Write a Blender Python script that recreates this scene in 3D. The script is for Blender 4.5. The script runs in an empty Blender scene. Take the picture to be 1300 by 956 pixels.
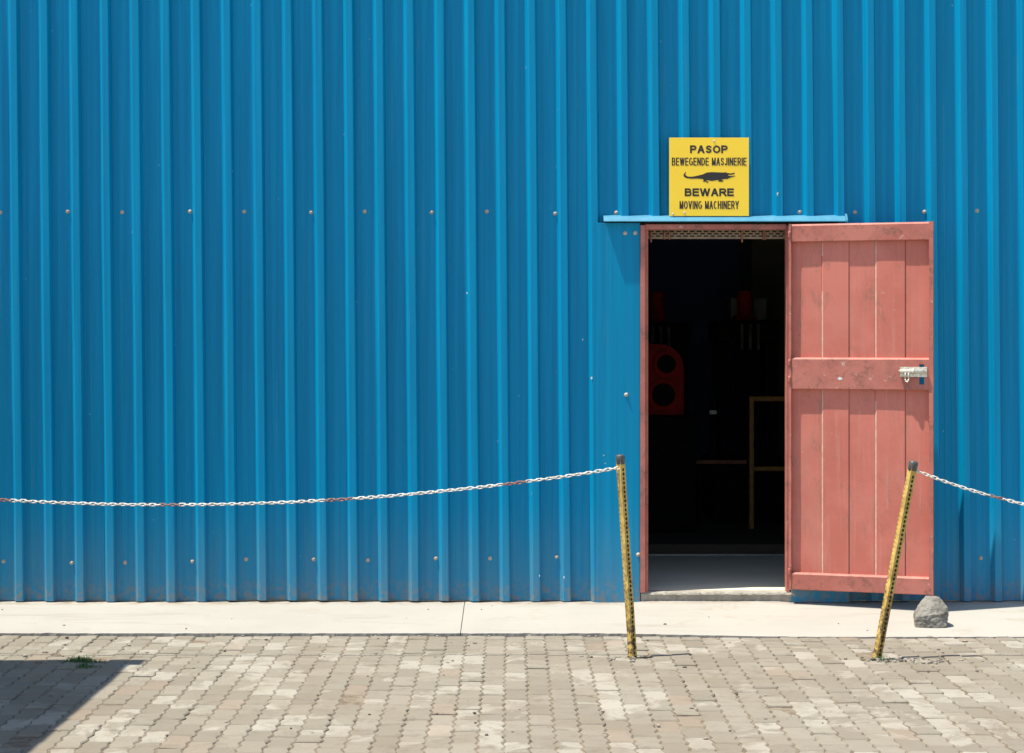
import bpy, bmesh, math, random
from mathutils import Vector, Matrix, noise

random.seed(7)
R = math.radians
scene = bpy.context.scene
col = scene.collection

# ------------------------------------------------------------------ camera, sky, sun, exposure
S = 227.0            # photo pixels per metre on the front face of the cladding (y = 0)
D = 10.0             # camera distance from that face
CZ = 1.4537          # camera height above the lower edge of the cladding (z = 0)
cam_d = bpy.data.cameras.new('camera')
cam = bpy.data.objects.new('camera', cam_d); col.objects.link(cam)
cam.location = (0, -D, CZ); cam.rotation_euler = (R(90), 0, 0)
cam_d.sensor_width = 36.0; cam_d.lens = 36.0 * S * D / 1300.0
cam_d.shift_y = -45.0 / 1300.0
cam_d.clip_end = 2000.0
scene.camera = cam

SUN = Vector((-0.35, -0.105, 1.0)).normalized()      # towards the sun
el = math.asin(SUN.z); az = math.atan2(SUN.x, SUN.y)
w = bpy.data.worlds.new('World'); scene.world = w; w.use_nodes = True
wn = w.node_tree
bg = wn.nodes['Background']
sky = wn.nodes.new('ShaderNodeTexSky'); sky.sky_type = 'NISHITA'; sky.sun_disc = False
sky.sun_elevation = el; sky.sun_rotation = az
wn.links.new(sky.outputs[0], bg.inputs[0]); bg.inputs[1].default_value = 0.13
sun_d = bpy.data.lights.new('sun', 'SUN'); sun_d.energy = 5.0; sun_d.angle = R(0.6); sun_d.color = (1.0, 0.935, 0.81)
sun_o = bpy.data.objects.new('sun', sun_d); col.objects.link(sun_o)
sun_o.rotation_euler = SUN.to_track_quat('Z', 'Y').to_euler(); sun_o.location = (-4, -3, 9)
vs = scene.view_settings
vs.view_transform = 'Standard'; vs.look = 'None'; vs.gamma = 1.0; vs.exposure = 0.70; vs.use_curve_mapping = False
scene.cycles.use_denoising = True
scene.cycles.max_bounces = 10; scene.cycles.diffuse_bounces = 6

# ------------------------------------------------------------------ helpers
def PX(px, d=0.0): return (px - 650.0) / S * (1 + d / D)            # world x of a photo column at depth d (d > 0 behind the wall face)
def PZ(py, d=0.0): return CZ - (py - 433.0) / S * (1 + d / D)

class MB:
    def __init__(self): self.v = []; self.f = []
    def add(self, vs, fs):
        o = len(self.v); self.v += [tuple(p) for p in vs]; self.f += [tuple(i + o for i in q) for q in fs]; return self
    def box(self, x0, x1, y0, y1, z0, z1):
        return self.add([(x0,y0,z0),(x1,y0,z0),(x1,y1,z0),(x0,y1,z0),(x0,y0,z1),(x1,y0,z1),(x1,y1,z1),(x0,y1,z1)],
                        [(0,3,2,1),(4,5,6,7),(0,1,5,4),(1,2,6,5),(2,3,7,6),(3,0,4,7)])
    def bbox(self, x0, x1, y0, y1, z0, z1, b=0.004):                # box with bevelled edges
        bm = bmesh.new(); bmesh.ops.create_cube(bm, size=1)
        for v in bm.verts:
            v.co = Vector(((x0+x1)/2 + v.co.x*(x1-x0), (y0+y1)/2 + v.co.y*(y1-y0), (z0+z1)/2 + v.co.z*(z1-z0)))
        bmesh.ops.bevel(bm, geom=bm.edges[:], offset=b, segments=2, affect='EDGES', profile=0.5)
        return self.bm(bm)
    def bm(self, bm):
        bm.verts.index_update()
        self.add([v.co for v in bm.verts], [[v.index for v in f.verts] for f in bm.faces]); bm.free(); return self
    def tube(self, p0, p1, r0, r1=None, n=10, caps=True):
        r1 = r0 if r1 is None else r1
        p0 = Vector(p0); p1 = Vector(p1); t = (p1 - p0).normalized()
        a = t.orthogonal().normalized(); b = t.cross(a)
        vs = []
        for p, r in ((p0, r0), (p1, r1)):
            for k in range(n):
                an = 2*math.pi*k/n; vs.append(p + r*(math.cos(an)*a + math.sin(an)*b))
        fs = [(k, (k+1) % n, n+(k+1) % n, n+k) for k in range(n)]
        if caps: fs += [tuple(range(n-1, -1, -1)), tuple(range(n, 2*n))]
        return self.add(vs, fs)
    def lathe(self, c, axis, prof, n=14):                           # prof: (along, radius) list
        c = Vector(c); t = Vector(axis).normalized(); a = t.orthogonal().normalized(); b = t.cross(a)
        vs = []
        for h, r in prof:
            for k in range(n):
                an = 2*math.pi*k/n; vs.append(c + h*t + r*(math.cos(an)*a + math.sin(an)*b))
        fs = []
        for j in range(len(prof)-1):
            for k in range(n): fs.append((j*n+k, j*n+(k+1) % n, (j+1)*n+(k+1) % n, (j+1)*n+k))
        fs += [tuple(range(n-1, -1, -1)), tuple(range((len(prof)-1)*n, len(prof)*n))]
        return self.add(vs, fs)
    def prism_x(self, prof, x0, x1):                                # closed (y, z) profile swept along x
        n = len(prof)
        vs = [(x0, y, z) for y, z in prof] + [(x1, y, z) for y, z in prof]
        fs = [(k, (k+1) % n, n+(k+1) % n, n+k) for k in range(n)] + [tuple(range(n-1, -1, -1)), tuple(range(n, 2*n))]
        return self.add(vs, fs)
    def build(self, name, m, parent=None, smooth=False, link=True):
        me = bpy.data.meshes.new(name); me.from_pydata(self.v, [], self.f)
        bm = bmesh.new(); bm.from_mesh(me); bmesh.ops.recalc_face_normals(bm, faces=bm.faces[:]); bm.to_mesh(me); bm.free()
        if smooth:
            for p in me.polygons: p.use_smooth = True
        me.materials.append(m)
        return link_mesh(name, me, parent)

def link_mesh(name, me, parent=None):
    o = bpy.data.objects.new(name, me); col.objects.link(o)
    if parent: o.parent = parent
    return o
def empty(name, loc=(0,0,0), rot=(0,0,0), parent=None):
    o = bpy.data.objects.new(name, None); col.objects.link(o); o.location = loc; o.rotation_euler = rot
    o.empty_display_size = 0.1
    if parent: o.parent = parent
    return o
def tag(o, label=None, cat=None, group=None, kind=None):
    if label: o['label'] = label
    if cat: o['category'] = cat
    if group: o['group'] = group
    if kind: o['kind'] = kind
    return o

# ------------------------------------------------------------------ materials
class NT:
    def __init__(self, name):
        self.m = bpy.data.materials.new(name); self.m.use_nodes = True
        self.t = self.m.node_tree; self.b = self.t.nodes['Principled BSDF']
        g = self.t.nodes.new('ShaderNodeNewGeometry'); self.pos = g.outputs['Position']; self.geo = g
        self.oi = None
    def lk(self, a, b): self.t.links.new(a, b)
    def val(self, inp, v):
        if hasattr(v, 'is_linked'): self.lk(v, inp)
        else: inp.default_value = v
    def mapv(self, scale, src=None):
        n = self.t.nodes.new('ShaderNodeVectorMath'); n.operation = 'MULTIPLY'
        self.lk(src or self.pos, n.inputs[0]); n.inputs[1].default_value = scale; return n.outputs[0]
    def noise(self, scale=5, detail=4, rough=0.6, vec=None, dist=0):
        n = self.t.nodes.new('ShaderNodeTexNoise'); n.inputs['Scale'].default_value = scale
        n.inputs['Detail'].default_value = detail; n.inputs['Roughness'].default_value = rough; n.inputs['Distortion'].default_value = dist
        self.lk(vec or self.pos, n.inputs['Vector']); return n.outputs[0]
    def voro(self, scale, vec=None, feature='F1'):
        n = self.t.nodes.new('ShaderNodeTexVoronoi'); n.feature = feature; n.inputs['Scale'].default_value = scale
        self.lk(vec or self.pos, n.inputs['Vector']); return n.outputs['Distance']
    def rng(self, v, a, b, c=0.0, d=1.0, smooth=True):
        n = self.t.nodes.new('ShaderNodeMapRange'); n.interpolation_type = 'SMOOTHSTEP' if smooth else 'LINEAR'
        self.val(n.inputs[0], v); n.inputs[1].default_value = a; n.inputs[2].default_value = b
        n.inputs[3].default_value = c; n.inputs[4].default_value = d; return n.outputs[0]
    def math(self, op, a, b=0.0):
        n = self.t.nodes.new('ShaderNodeMath'); n.operation = op; self.val(n.inputs[0], a); self.val(n.inputs[1], b); return n.outputs[0]
    def mix(self, f, a, b):
        n = self.t.nodes.new('ShaderNodeMix'); n.data_type = 'RGBA'
        self.val(n.inputs[0], f)
        for i, v in ((6, a), (7, b)):
            if hasattr(v, 'is_linked'): self.lk(v, n.inputs[i])
            else: n.inputs[i].default_value = (*v, 1)
        return n.outputs[2]
    def axis(self, k, src=None):
        n = self.t.nodes.new('ShaderNodeSeparateXYZ'); self.lk(src or self.pos, n.inputs[0]); return n.outputs[k]
    def random(self):
        if not self.oi: self.oi = self.t.nodes.new('ShaderNodeObjectInfo')
        return self.oi.outputs['Random']
    def local(self):
        n = self.t.nodes.new('ShaderNodeTexCoord'); return n.outputs['Object']
    def bump(self, h, strength=0.3, dist=0.002):
        n = self.t.nodes.new('ShaderNodeBump'); n.inputs['Strength'].default_value = strength; n.inputs['Distance'].default_value = dist
        self.lk(h, n.inputs['Height']); self.lk(n.outputs[0], self.b.inputs['Normal'])
    def done(self, color, rough=0.6, metal=0.0, spec=0.5):
        if hasattr(color, 'is_linked'): self.lk(color, self.b.inputs['Base Color'])
        else: self.b.inputs['Base Color'].default_value = (*color, 1)
        self.val(self.b.inputs['Roughness'], rough); self.b.inputs['Metallic'].default_value = metal
        self.b.inputs['Specular IOR Level'].default_value = spec
        return self.m

def simple(name, a, b=None, rough=0.6, metal=0.0, scale=8, spec=0.5, bump=0.0, bscale=60):
    n = NT(name)
    c = n.mix(n.rng(n.noise(scale, 5), 0.35, 0.65), a, b) if b else a
    if bump: n.bump(n.noise(bscale, 4), bump, 0.002)
    return n.done(c, rough, metal, spec)

def blue_paint():
    n = NT('blue_sheet_paint')
    st = n.noise(1.0, 5, 0.6, n.mapv((34, 34, 0.5)))
    c = n.mix(n.rng(st, 0.28, 0.72), (0.0, 0.190, 0.372), (0.0, 0.250, 0.460))
    big = n.noise(0.9, 3)
    c = n.mix(n.rng(big, 0.35, 0.7, 0, 0.35), c, (0.0, 0.205, 0.38))
    z = n.axis(2)
    low = n.math('MULTIPLY', n.rng(z, 0.62, -0.02, 0, 1), n.rng(n.noise(1.0, 5, 0.6, n.mapv((16, 16, 2.2))), 0.2, 0.75, 0.25, 1.0))
    c = n.mix(n.math('MULTIPLY', low, 0.42), c, (0.15, 0.21, 0.22))
    spl = n.math('MULTIPLY', n.rng(z, 0.16, 0.0, 0, 1), n.rng(n.noise(26, 6, 0.7), 0.42, 0.62))
    c = n.mix(n.math('MULTIPLY', spl, 0.68), c, (0.22, 0.19, 0.15))
    dust = n.math('MULTIPLY', n.rng(n.noise(1.0, 6, 0.7, n.mapv((55, 55, 0.9))), 0.55, 0.75), n.rng(n.noise(2.3, 4), 0.42, 0.62))
    c = n.mix(n.math('MULTIPLY', dust, 0.22), c, (0.16, 0.26, 0.32))
    chip = n.rng(n.noise(42, 2), 0.785, 0.80)
    c = n.mix(chip, c, (0.45, 0.55, 0.58))
    n.bump(n.noise(2.0, 3, 0.5, n.mapv((3, 3, 1.4))), 0.25, 0.004)
    return n.done(c, n.rng(low, 0, 1, 0.45, 0.7, False), 0, 0.14)

def red_paint():
    n = NT('red_oxide_paint')
    a = n.noise(3.0, 6, 0.65); fine = n.noise(60, 6, 0.75)
    c = n.mix(n.rng(a, 0.35, 0.65), (0.475, 0.138, 0.10), (0.54, 0.175, 0.132))
    streak = n.noise(1.0, 6, 0.75, n.mapv((45, 45, 1.6)))
    c = n.mix(n.rng(streak, 0.50, 0.78, 0, 0.55), c, (0.55, 0.27, 0.21))
    fade = n.noise(1.0, 6, 0.7, n.mapv((5, 5, 2)))
    c = n.mix(n.rng(fade, 0.52, 0.68, 0, 0.4), c, (0.44, 0.19, 0.145))
    grime = n.math('MULTIPLY', n.rng(n.noise(1.0, 6, 0.75, n.mapv((11, 11, 4)), 0.8), 0.52, 0.66), n.rng(fine, 0.35, 0.6))
    c = n.mix(n.math('MULTIPLY', grime, 0.6), c, (0.25, 0.13, 0.095))
    scuff = n.math('MULTIPLY', n.rng(n.noise(13, 6, 0.8), 0.64, 0.69), n.rng(fine, 0.45, 0.6))
    c = n.mix(n.math('MULTIPLY', scuff, 0.8), c, (0.52, 0.40, 0.33))
    scr = n.rng(n.noise(1.0, 3, 0.6, n.mapv((22, 22, 190)), 2.5), 0.715, 0.73)
    c = n.mix(n.math('MULTIPLY', scr, 0.6), c, (0.60, 0.46, 0.38))
    n.bump(fine, 0.15, 0.002)
    return n.done(c, n.rng(a, 0.3, 0.7, 0.5, 0.68, False), 0, 0.3)

def red_worn():                                                    # frame steel: same paint, more handling wear
    n = NT('worn_red_frame_paint')
    a = n.noise(3.0, 6, 0.65); fine = n.noise(55, 6, 0.75)
    c = n.mix(n.rng(a, 0.35, 0.65), (0.40, 0.122, 0.092), (0.46, 0.162, 0.124))
    c = n.mix(n.rng(n.noise(6.5, 6, 0.75, None, 0.6), 0.45, 0.66, 0, 0.6), c, (0.30, 0.105, 0.08))
    gr = n.math('MULTIPLY', n.rng(n.noise(10, 6, 0.78, None, 0.25), 0.50, 0.62), n.rng(fine, 0.38, 0.58))
    c = n.mix(n.math('MULTIPLY', gr, 0.75), c, (0.15, 0.08, 0.06))
    sc = n.math('MULTIPLY', n.rng(n.noise(17, 6, 0.8), 0.62, 0.66), n.rng(fine, 0.42, 0.58))
    c = n.mix(sc, c, (0.60, 0.50, 0.43))
    n.bump(fine, 0.25, 0.002)
    return n.done(c, 0.55, 0, 0.35)

def concrete(name, a, b, stain, joint=0.0, scale=1.0):
    n = NT(name)
    x = n.noise(1.1*scale, 6, 0.6); f = n.noise(60, 5, 0.65); s = n.noise(1.0, 6, 0.65, n.mapv((1.3*scale, 7*scale, 5*scale)), 0.6)
    c = n.mix(n.rng(x, 0.3, 0.7), a, b)
    c = n.mix(n.rng(s, 0.52, 0.72, 0, 0.55), c, stain)
    c = n.mix(n.rng(f, 0.60, 0.75, 0, 0.35), c, tuple(k*0.6 for k in stain))
    if joint:                                                       # earth washed against the foot of the wall and crumbs along the edge
        y = n.axis(1)
        d1 = n.math('MULTIPLY', n.rng(y, -0.10, -0.005, 0, 1), n.rng(n.noise(7, 6, 0.7), 0.40, 0.62))
        c = n.mix(n.math('MULTIPLY', d1, joint), c, (0.20, 0.15, 0.10))
        sp = n.rng(n.noise(2.2, 6, 0.75, None, 1.2), 0.57, 0.66, 0, 0.42)
        c = n.mix(sp, c, (0.30, 0.25, 0.18))
    n.bump(f, 0.35, 0.003)
    return n.done(c, 0.85, 0, 0.3)

def paver_mat(name, island=False):
    n = NT(name)
    r = n.geo.outputs['Random Per Island'] if island else n.random()
    r2 = n.math('FRACT', n.math('MULTIPLY', r, 7.31)); r3 = n.math('FRACT', n.math('MULTIPLY', r, 23.7))
    c = n.mix(r2, (0.196, 0.174, 0.136), (0.25, 0.227, 0.183))
    wash = n.math('ADD', n.noise(2.3, 6, 0.7, None, 0.8), n.math('MULTIPLY', n.math('SUBTRACT', r, 0.5), 0.34))
    c = n.mix(n.rng(wash, 0.575, 0.66, 0, 0.62), c, (0.36, 0.337, 0.288))
    c = n.mix(n.rng(r3, 0.965, 0.975, 0, 0.4), c, (0.26, 0.19, 0.14))
    c = n.mix(n.rng(n.noise(1.3, 6, 0.7), 0.44, 0.7, 0, 0.5), c, (0.185, 0.152, 0.108))
    c = n.mix(n.rng(n.noise(9, 6, 0.75, None, 0.7), 0.5, 0.70, 0, 0.6), c, (0.150, 0.130, 0.098))
    f = n.noise(90, 5, 0.7)
    c = n.mix(n.rng(f, 0.56, 0.75, 0, 0.55), c, (0.12, 0.105, 0.085))
    n.bump(f, 0.6, 0.003)
    return n.done(c, 0.9, 0, 0.25)

def yellow_post():
    n = NT('worn_yellow_post_paint')
    f = n.noise(35, 6, 0.7)
    c = n.mix(n.rng(n.noise(9, 4), 0.4, 0.6), (0.62, 0.44, 0.12), (0.50, 0.33, 0.08))
    z = n.axis(2)
    dirt = n.math('MULTIPLY', n.rng(f, 0.42, 0.60), n.rng(z, 0.55, -0.05, 0.35, 1.0))
    c = n.mix(dirt, c, (0.075, 0.045, 0.025))
    return n.done(c, 0.6, 0, 0.4)

M = {}
M['blue'] = blue_paint()
M['flash'] = simple('blue_flashing_paint', (0.035, 0.205, 0.325), (0.05, 0.235, 0.35), 0.45, scale=14)
M['red'] = red_paint(); M['redframe'] = red_worn()
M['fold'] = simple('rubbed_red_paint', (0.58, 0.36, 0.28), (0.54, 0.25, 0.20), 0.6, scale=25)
M['apron'] = concrete('apron_concrete', (0.328, 0.311, 0.276), (0.362, 0.345, 0.306), (0.268, 0.242, 0.198), 0.7)
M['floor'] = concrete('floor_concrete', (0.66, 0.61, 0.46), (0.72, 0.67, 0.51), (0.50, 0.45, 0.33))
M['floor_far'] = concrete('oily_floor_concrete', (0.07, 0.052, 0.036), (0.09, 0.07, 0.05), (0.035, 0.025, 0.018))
M['nose'] = concrete('broken_concrete_edge', (0.26, 0.24, 0.20), (0.36, 0.335, 0.285), (0.14, 0.11, 0.085), scale=14)
M['paver'] = paver_mat('paver_concrete'); M['pavers'] = paver_mat('paver_concrete_mass', True)
M['sand'] = simple('joint_sand', (0.13, 0.10, 0.07), (0.22, 0.185, 0.14), 0.95, scale=18, spec=0.1, bump=0.6)
M['ground'] = simple('yard_ground', (0.34, 0.31, 0.25), (0.42, 0.385, 0.315), 0.95, scale=1.5, spec=0.1, bump=0.5, bscale=30)
M['screw'] = simple('weathered_washer_metal', (0.40, 0.34, 0.27), (0.50, 0.44, 0.36), 0.75, 0.0, 60, 0.2)
M['zinc'] = simple('zinc_plate', (0.72, 0.71, 0.64), (0.50, 0.47, 0.37), 0.35, 0.45, 60)
M['yellowpost'] = yellow_post()
M['inner'] = simple('shaded_hollow_fill', (0.03, 0.022, 0.015), (0.05, 0.035, 0.02), 0.8)  # dark colour stands for the shade inside the post tubes
M['cap'] = simple('grey_rubber_cap', (0.045, 0.05, 0.05), (0.08, 0.085, 0.085), 0.45, scale=60)
M['chain'] = simple('white_chain_paint', (0.80, 0.78, 0.72), (0.58, 0.54, 0.46), 0.5, scale=45)
M['chainred'] = simple('red_chain_paint', (0.22, 0.075, 0.05), (0.34, 0.20, 0.15), 0.6, scale=70)
M['sign'] = simple('yellow_sign_enamel', (0.97, 0.67, 0.034), (0.95, 0.64, 0.030), 0.35, scale=3)
M['signback'] = simple('sign_sheet_edge', (0.55, 0.54, 0.5), None, 0.5, 0.4)
M['print'] = simple('black_sign_print', (0.018, 0.014, 0.014), None, 0.5)
M['stone'] = concrete('broken_block_concrete', (0.13, 0.122, 0.105), (0.25, 0.237, 0.207), (0.07, 0.06, 0.048), scale=12)
M['perf'] = simple('beige_perforated_steel', (0.24, 0.185, 0.125), (0.18, 0.135, 0.09), 0.6, scale=20)
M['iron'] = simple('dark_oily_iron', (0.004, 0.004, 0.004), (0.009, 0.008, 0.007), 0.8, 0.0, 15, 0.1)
M['mred'] = simple('machine_red_enamel', (0.30, 0.014, 0.010), (0.20, 0.011, 0.008), 0.7, scale=9, spec=0.12)
M['mgrey'] = simple('pale_cabinet_enamel', (0.55, 0.56, 0.52), (0.45, 0.46, 0.42), 0.5)
M['steel'] = simple('dull_spindle_steel', (0.10, 0.10, 0.085), (0.05, 0.05, 0.045), 0.6)
M['rail'] = simple('ochre_railing_paint', (0.34, 0.16, 0.018), (0.26, 0.115, 0.013), 0.5, scale=20)
M['wallblue'] = simple('navy_inner_wall', (0.17, 0.23, 0.58), (0.19, 0.26, 0.60), 0.7, scale=3)
M['wallgrey'] = simple('olive_grey_wall', (0.50, 0.50, 0.40), (0.44, 0.44, 0.34), 0.8, scale=3)
M['dark'] = simple('dark_roof_underside', (0.05, 0.05, 0.05), (0.07, 0.065, 0.06), 0.9)
M['orange'] = simple('rusty_orange_steel', (0.28, 0.09, 0.03), (0.18, 0.06, 0.03), 0.6, scale=20)
M['grass'] = simple('grass_blade', (0.03, 0.10, 0.02), (0.07, 0.16, 0.03), 0.6, scale=60)
M['chip'] = simple('bare_primer', (0.62, 0.66, 0.66), (0.5, 0.56, 0.58), 0.6)
M['pebble'] = NT('pebble_stone'); _p = M['pebble']
M['pebble'] = _p.done(_p.mix(_p.geo.outputs['Random Per Island'], (0.045, 0.04, 0.035), (0.30, 0.27, 0.22)), 0.9)
M['galv'] = simple('galvanised_sheet', (0.42, 0.43, 0.43), (0.34, 0.35, 0.35), 0.5, 0.6)

# ------------------------------------------------------------------ ground, apron, pavers
def sm(a, b, x):
    t = min(1, max(0, (x-a)/(b-a))); return t*t*(3-2*t)
def apron_edge(x): return 0.80 + 0.085*sm(0.3, 1.6, x)              # how far the apron reaches out from the wall
def apron_z(x, d): return -0.008 - 0.050*max(d, 0)
def paver_z(x, d): return -0.061 + 0.005*sm(0.6, 1.75, x) - 0.004*(d-0.8)

g = MB(); g.add([(-400,-400,-0.112),(400,-400,-0.112),(400,400,-0.112),(-400,400,-0.112)], [(0,1,2,3)])
tag(g.build('ground', M['ground']), kind='structure')

def slab(x0, x1):
    mb = MB(); nx = max(2, int((x1-x0)/0.011)); rows = [(-0.06, 0), (-0.004, 0), (0.08, 0), (0.2, 0), (0.35, 0), (0.5, 0), (0.65, 0), (1.0, 1), (1.0, 2)]
    vs = []; m = len(rows)
    for i in range(nx+1):
        x = x0 + (x1-x0)*i/nx
        e = apron_edge(x) + 0.006*noise.noise((x*3, 1, 0)) + 0.009*noise.noise((x*17, 7, 0)) + 0.004*noise.noise((x*51, 7, 3)) - 0.012*max(0, noise.noise((x*6.5, 3, 5))-0.42)*4
        for d, k in rows:
            dd = e if k else d
            if k == 0: z = apron_z(x, d) + 0.0025*noise.noise((x*1.2, d*2.5, 0)) + (0.010*sm(0.62, 0.8, x)*(1-sm(1.45, 1.6, x))*(1-sm(0.0, 0.25, d)))
            elif k == 1: z = apron_z(x, e) - 0.002
            else: z = -0.14
            if k == 2: dd -= 0.006
            vs.append((x, -dd, z))
    fs = [(i*m+j, i*m+j+1, (i+1)*m+j+1, (i+1)*m+j) for i in range(nx) for j in range(m-1)]
    fs += [tuple(range(m)), tuple(nx*m+j for j in range(m-1, -1, -1))]
    return mb.add(vs, fs)
apron = tag(empty('concrete_apron', (0, 0, 0)), kind='structure')
JX = PX(587, -0.45)
for a, b in ((-6.0, -3.42), (-3.416, JX-0.002), (JX+0.002, 6.0)):
    slab(a, b).build('slab', M['apron'], apron, smooth=False)

# zig-zag pavers: 0.1 m across, 0.2 m deep, neighbouring columns half a length apart
PW, PL = 0.0995, 0.199
def zig(t):                                                        # edge offset, period PL/2
    u = (t/(PL/2)) % 1.0
    return 0.0068*(4*u if u < 0.25 else (2-4*u if u < 0.75 else 4*u-4))
TS = [0.0, PL*.125, PL*.375, PL*.625, PL*.875, PL]
def paver_pts(seed):
    rr = random.Random(seed); gp = 0.0022; ring = []
    for t in TS: ring.append((zig(t)+gp, min(max(t, gp), PL-gp)))
    for t in reversed(TS): ring.append((PW+zig(t)-gp, min(max(t, gp), PL-gp)))
    ring = [(x-PW/2+rr.uniform(-.0019,.0019), y-PL/2+rr.uniform(-.0019,.0019)) for x, y in ring]
    n = len(ring); b = 0.0055
    top = []
    for x, y in ring: top.append((x-math.copysign(b, x), y-math.copysign(b, y) if abs(y) > PL*0.42 else y))
    vs = [(x, y, 0.0005*rr.uniform(-1,1)) for x, y in top] + [(x, y, -0.005) for x, y in ring] + [(x, y, -0.03) for x, y in ring]
    fs = [tuple(range(n))] + [(k, n+k, n+(k+1) % n, (k+1) % n) for k in range(n)] + [(n+k, 2*n+k, 2*n+(k+1) % n, n+(k+1) % n) for k in range(n)]
    return vs, fs
variants = []
for s in range(6):
    vs_, fs_ = paver_pts(s); me = bpy.data.meshes.new('paver'); me.from_pydata(vs_, [], fs_)
    bm = bmesh.new(); bm.from_mesh(me); bmesh.ops.recalc_face_normals(bm, faces=bm.faces[:]); bm.to_mesh(me); bm.free()
    me.materials.append(M['paver']); variants.append((vs_, fs_, me))
yard = tag(empty('paved_yard', (0, -0.8, -0.08)), kind='structure')
inv = Matrix.Translation((0, 0.8, 0.08))
cells = []; halves = []
ncol = int(12.0/PW)
for c in range(ncol):
    x = -6.0 + (c+0.5)*PW
    for r in range(-1, 27):
        d = apron_edge(x) + 0.012 + r*PL + (PL/2 if c % 2 else 0) + PL/2
        if d - PL/2 < apron_edge(x) + 0.006 - (PL/2 if c % 2 else 0)*0: continue
        cells.append((x, d))
    if c % 2: halves.append((x, apron_edge(x)+0.012+PL/4))
posts_at = [(0.582, 1.42), (1.734, 1.48)]
def seen(x, d):
    s = S/(1-d/D); px = 650+x*s; py = 433+(CZ-paver_z(x, d))*s
    return -14 < px < 1314 and py < 868
singles = [c for c in cells if seen(*c)]
singles.sort(key=lambda c: -c[1]); singles_set = set(singles[:300])
rest = MB()
base = MB()
rp = random.Random(3)
for x, d in cells:
    near = min((x-a)**2+(d-b)**2 for a, b in posts_at)
    jz = rp.gauss(0, .0021); k = rp.randrange(6)
    if near < 0.02: jz -= 0.008*rp.random()
    rot = Matrix.Rotation(rp.gauss(0, .012), 4, 'Z') @ Matrix.Rotation(rp.gauss(0, .011), 4, 'X') @ Matrix.Rotation(rp.gauss(0, .013), 4, 'Y')
    if rp.random() < 0.5: rot = rot @ Matrix.Rotation(math.pi, 4, 'Z')
    mt = Matrix.Translation((x+rp.uniform(-.0008,.0008), -d, paver_z(x, d)+jz)) @ rot
    if (x, d) in singles_set:
        o = bpy.data.objects.new('paver', variants[k][2]); col.objects.link(o); o.parent = yard; o.matrix_parent_inverse = inv; o.matrix_basis = mt
    else:
        rest.add([mt @ Vector(v) for v in variants[k][0]], variants[k][1])
for x, d in halves:
    mt = Matrix.Translation((x, -d, paver_z(x, d)+rp.uniform(-.002, .002))) @ Matrix.Scale(0.5, 4, (0, 1, 0)); k = rp.randrange(6)
    rest.add([mt @ Vector(v) for v in variants[k][0]], variants[k][1])
ro = rest.build('paver_field', M['pavers'], yard); ro.matrix_parent_inverse = inv; ro['kind'] = 'stuff'
nx = 60; vs_ = []
for i in range(nx+1):
    x = -6.2 + 12.4*i/nx
    for d in (0.6, 0.93, 3.0, 6.6): vs_.append((x, -d, paver_z(x, min(d, 3)) - (0.022 if d < 0.7 else 0.0052)))
bed = MB().add(vs_, [(i*4+j, i*4+j+1, (i+1)*4+j+1, (i+1)*4+j) for i in range(nx) for j in range(3)]).build('joint_sand', M['sand'], yard)
bed.matrix_parent_inverse = inv

# ------------------------------------------------------------------ the shed
shed = tag(empty('industrial_shed'), 'bright blue ribbed sheet metal shed wall with an open doorway', 'shed')
ZT = 4.6
RUN, CROWN, DEP = 0.0185, 0.0365, 0.035
def rib_top(i):
    p = 10 + 38.74*i if i <= 19 else 746 + 39.2*(i-19)
    return PX(p)
def rib_bot(i):
    p = (10 + 38.74*i if i <= 19 else 746 + 39.2*(i-19)) + (8.5 - 0.13*max(0, min(i, 20)))
    return PX(p)
DX0, DX1, DZ = PX(768), PX(1068), PZ(281)                         # where the sheets are cut away round the doorway
def prof(i):                                                      # offsets from rib i's left face to just before rib i+1, with y
    pitch = rib_bot(i+1) - rib_bot(i)
    a = RUN/2; pan0 = a + CROWN + 0.0135; pan1 = pitch - a
    w_ = pan1 - pan0
    a2 = a
    pts = [(-a, DEP), (-a+0.0012, DEP-0.001), (a-0.0015, 0.0018), (a+0.0012, 0.0), (a+CROWN-0.0012, 0.0), (a+CROWN+0.0015, 0.0018), (pan0-0.0012, DEP-0.001), (pan0+0.001, DEP)]
    for q in (0.30, 0.66):
        pts += [(pan0+w_*q-0.006, DEP), (pan0+w_*q-0.003, DEP-0.0011), (pan0+w_*q+0.003, DEP-0.0011), (pan0+w_*q+0.006, DEP)]
    return pts
NZ = 16
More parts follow.
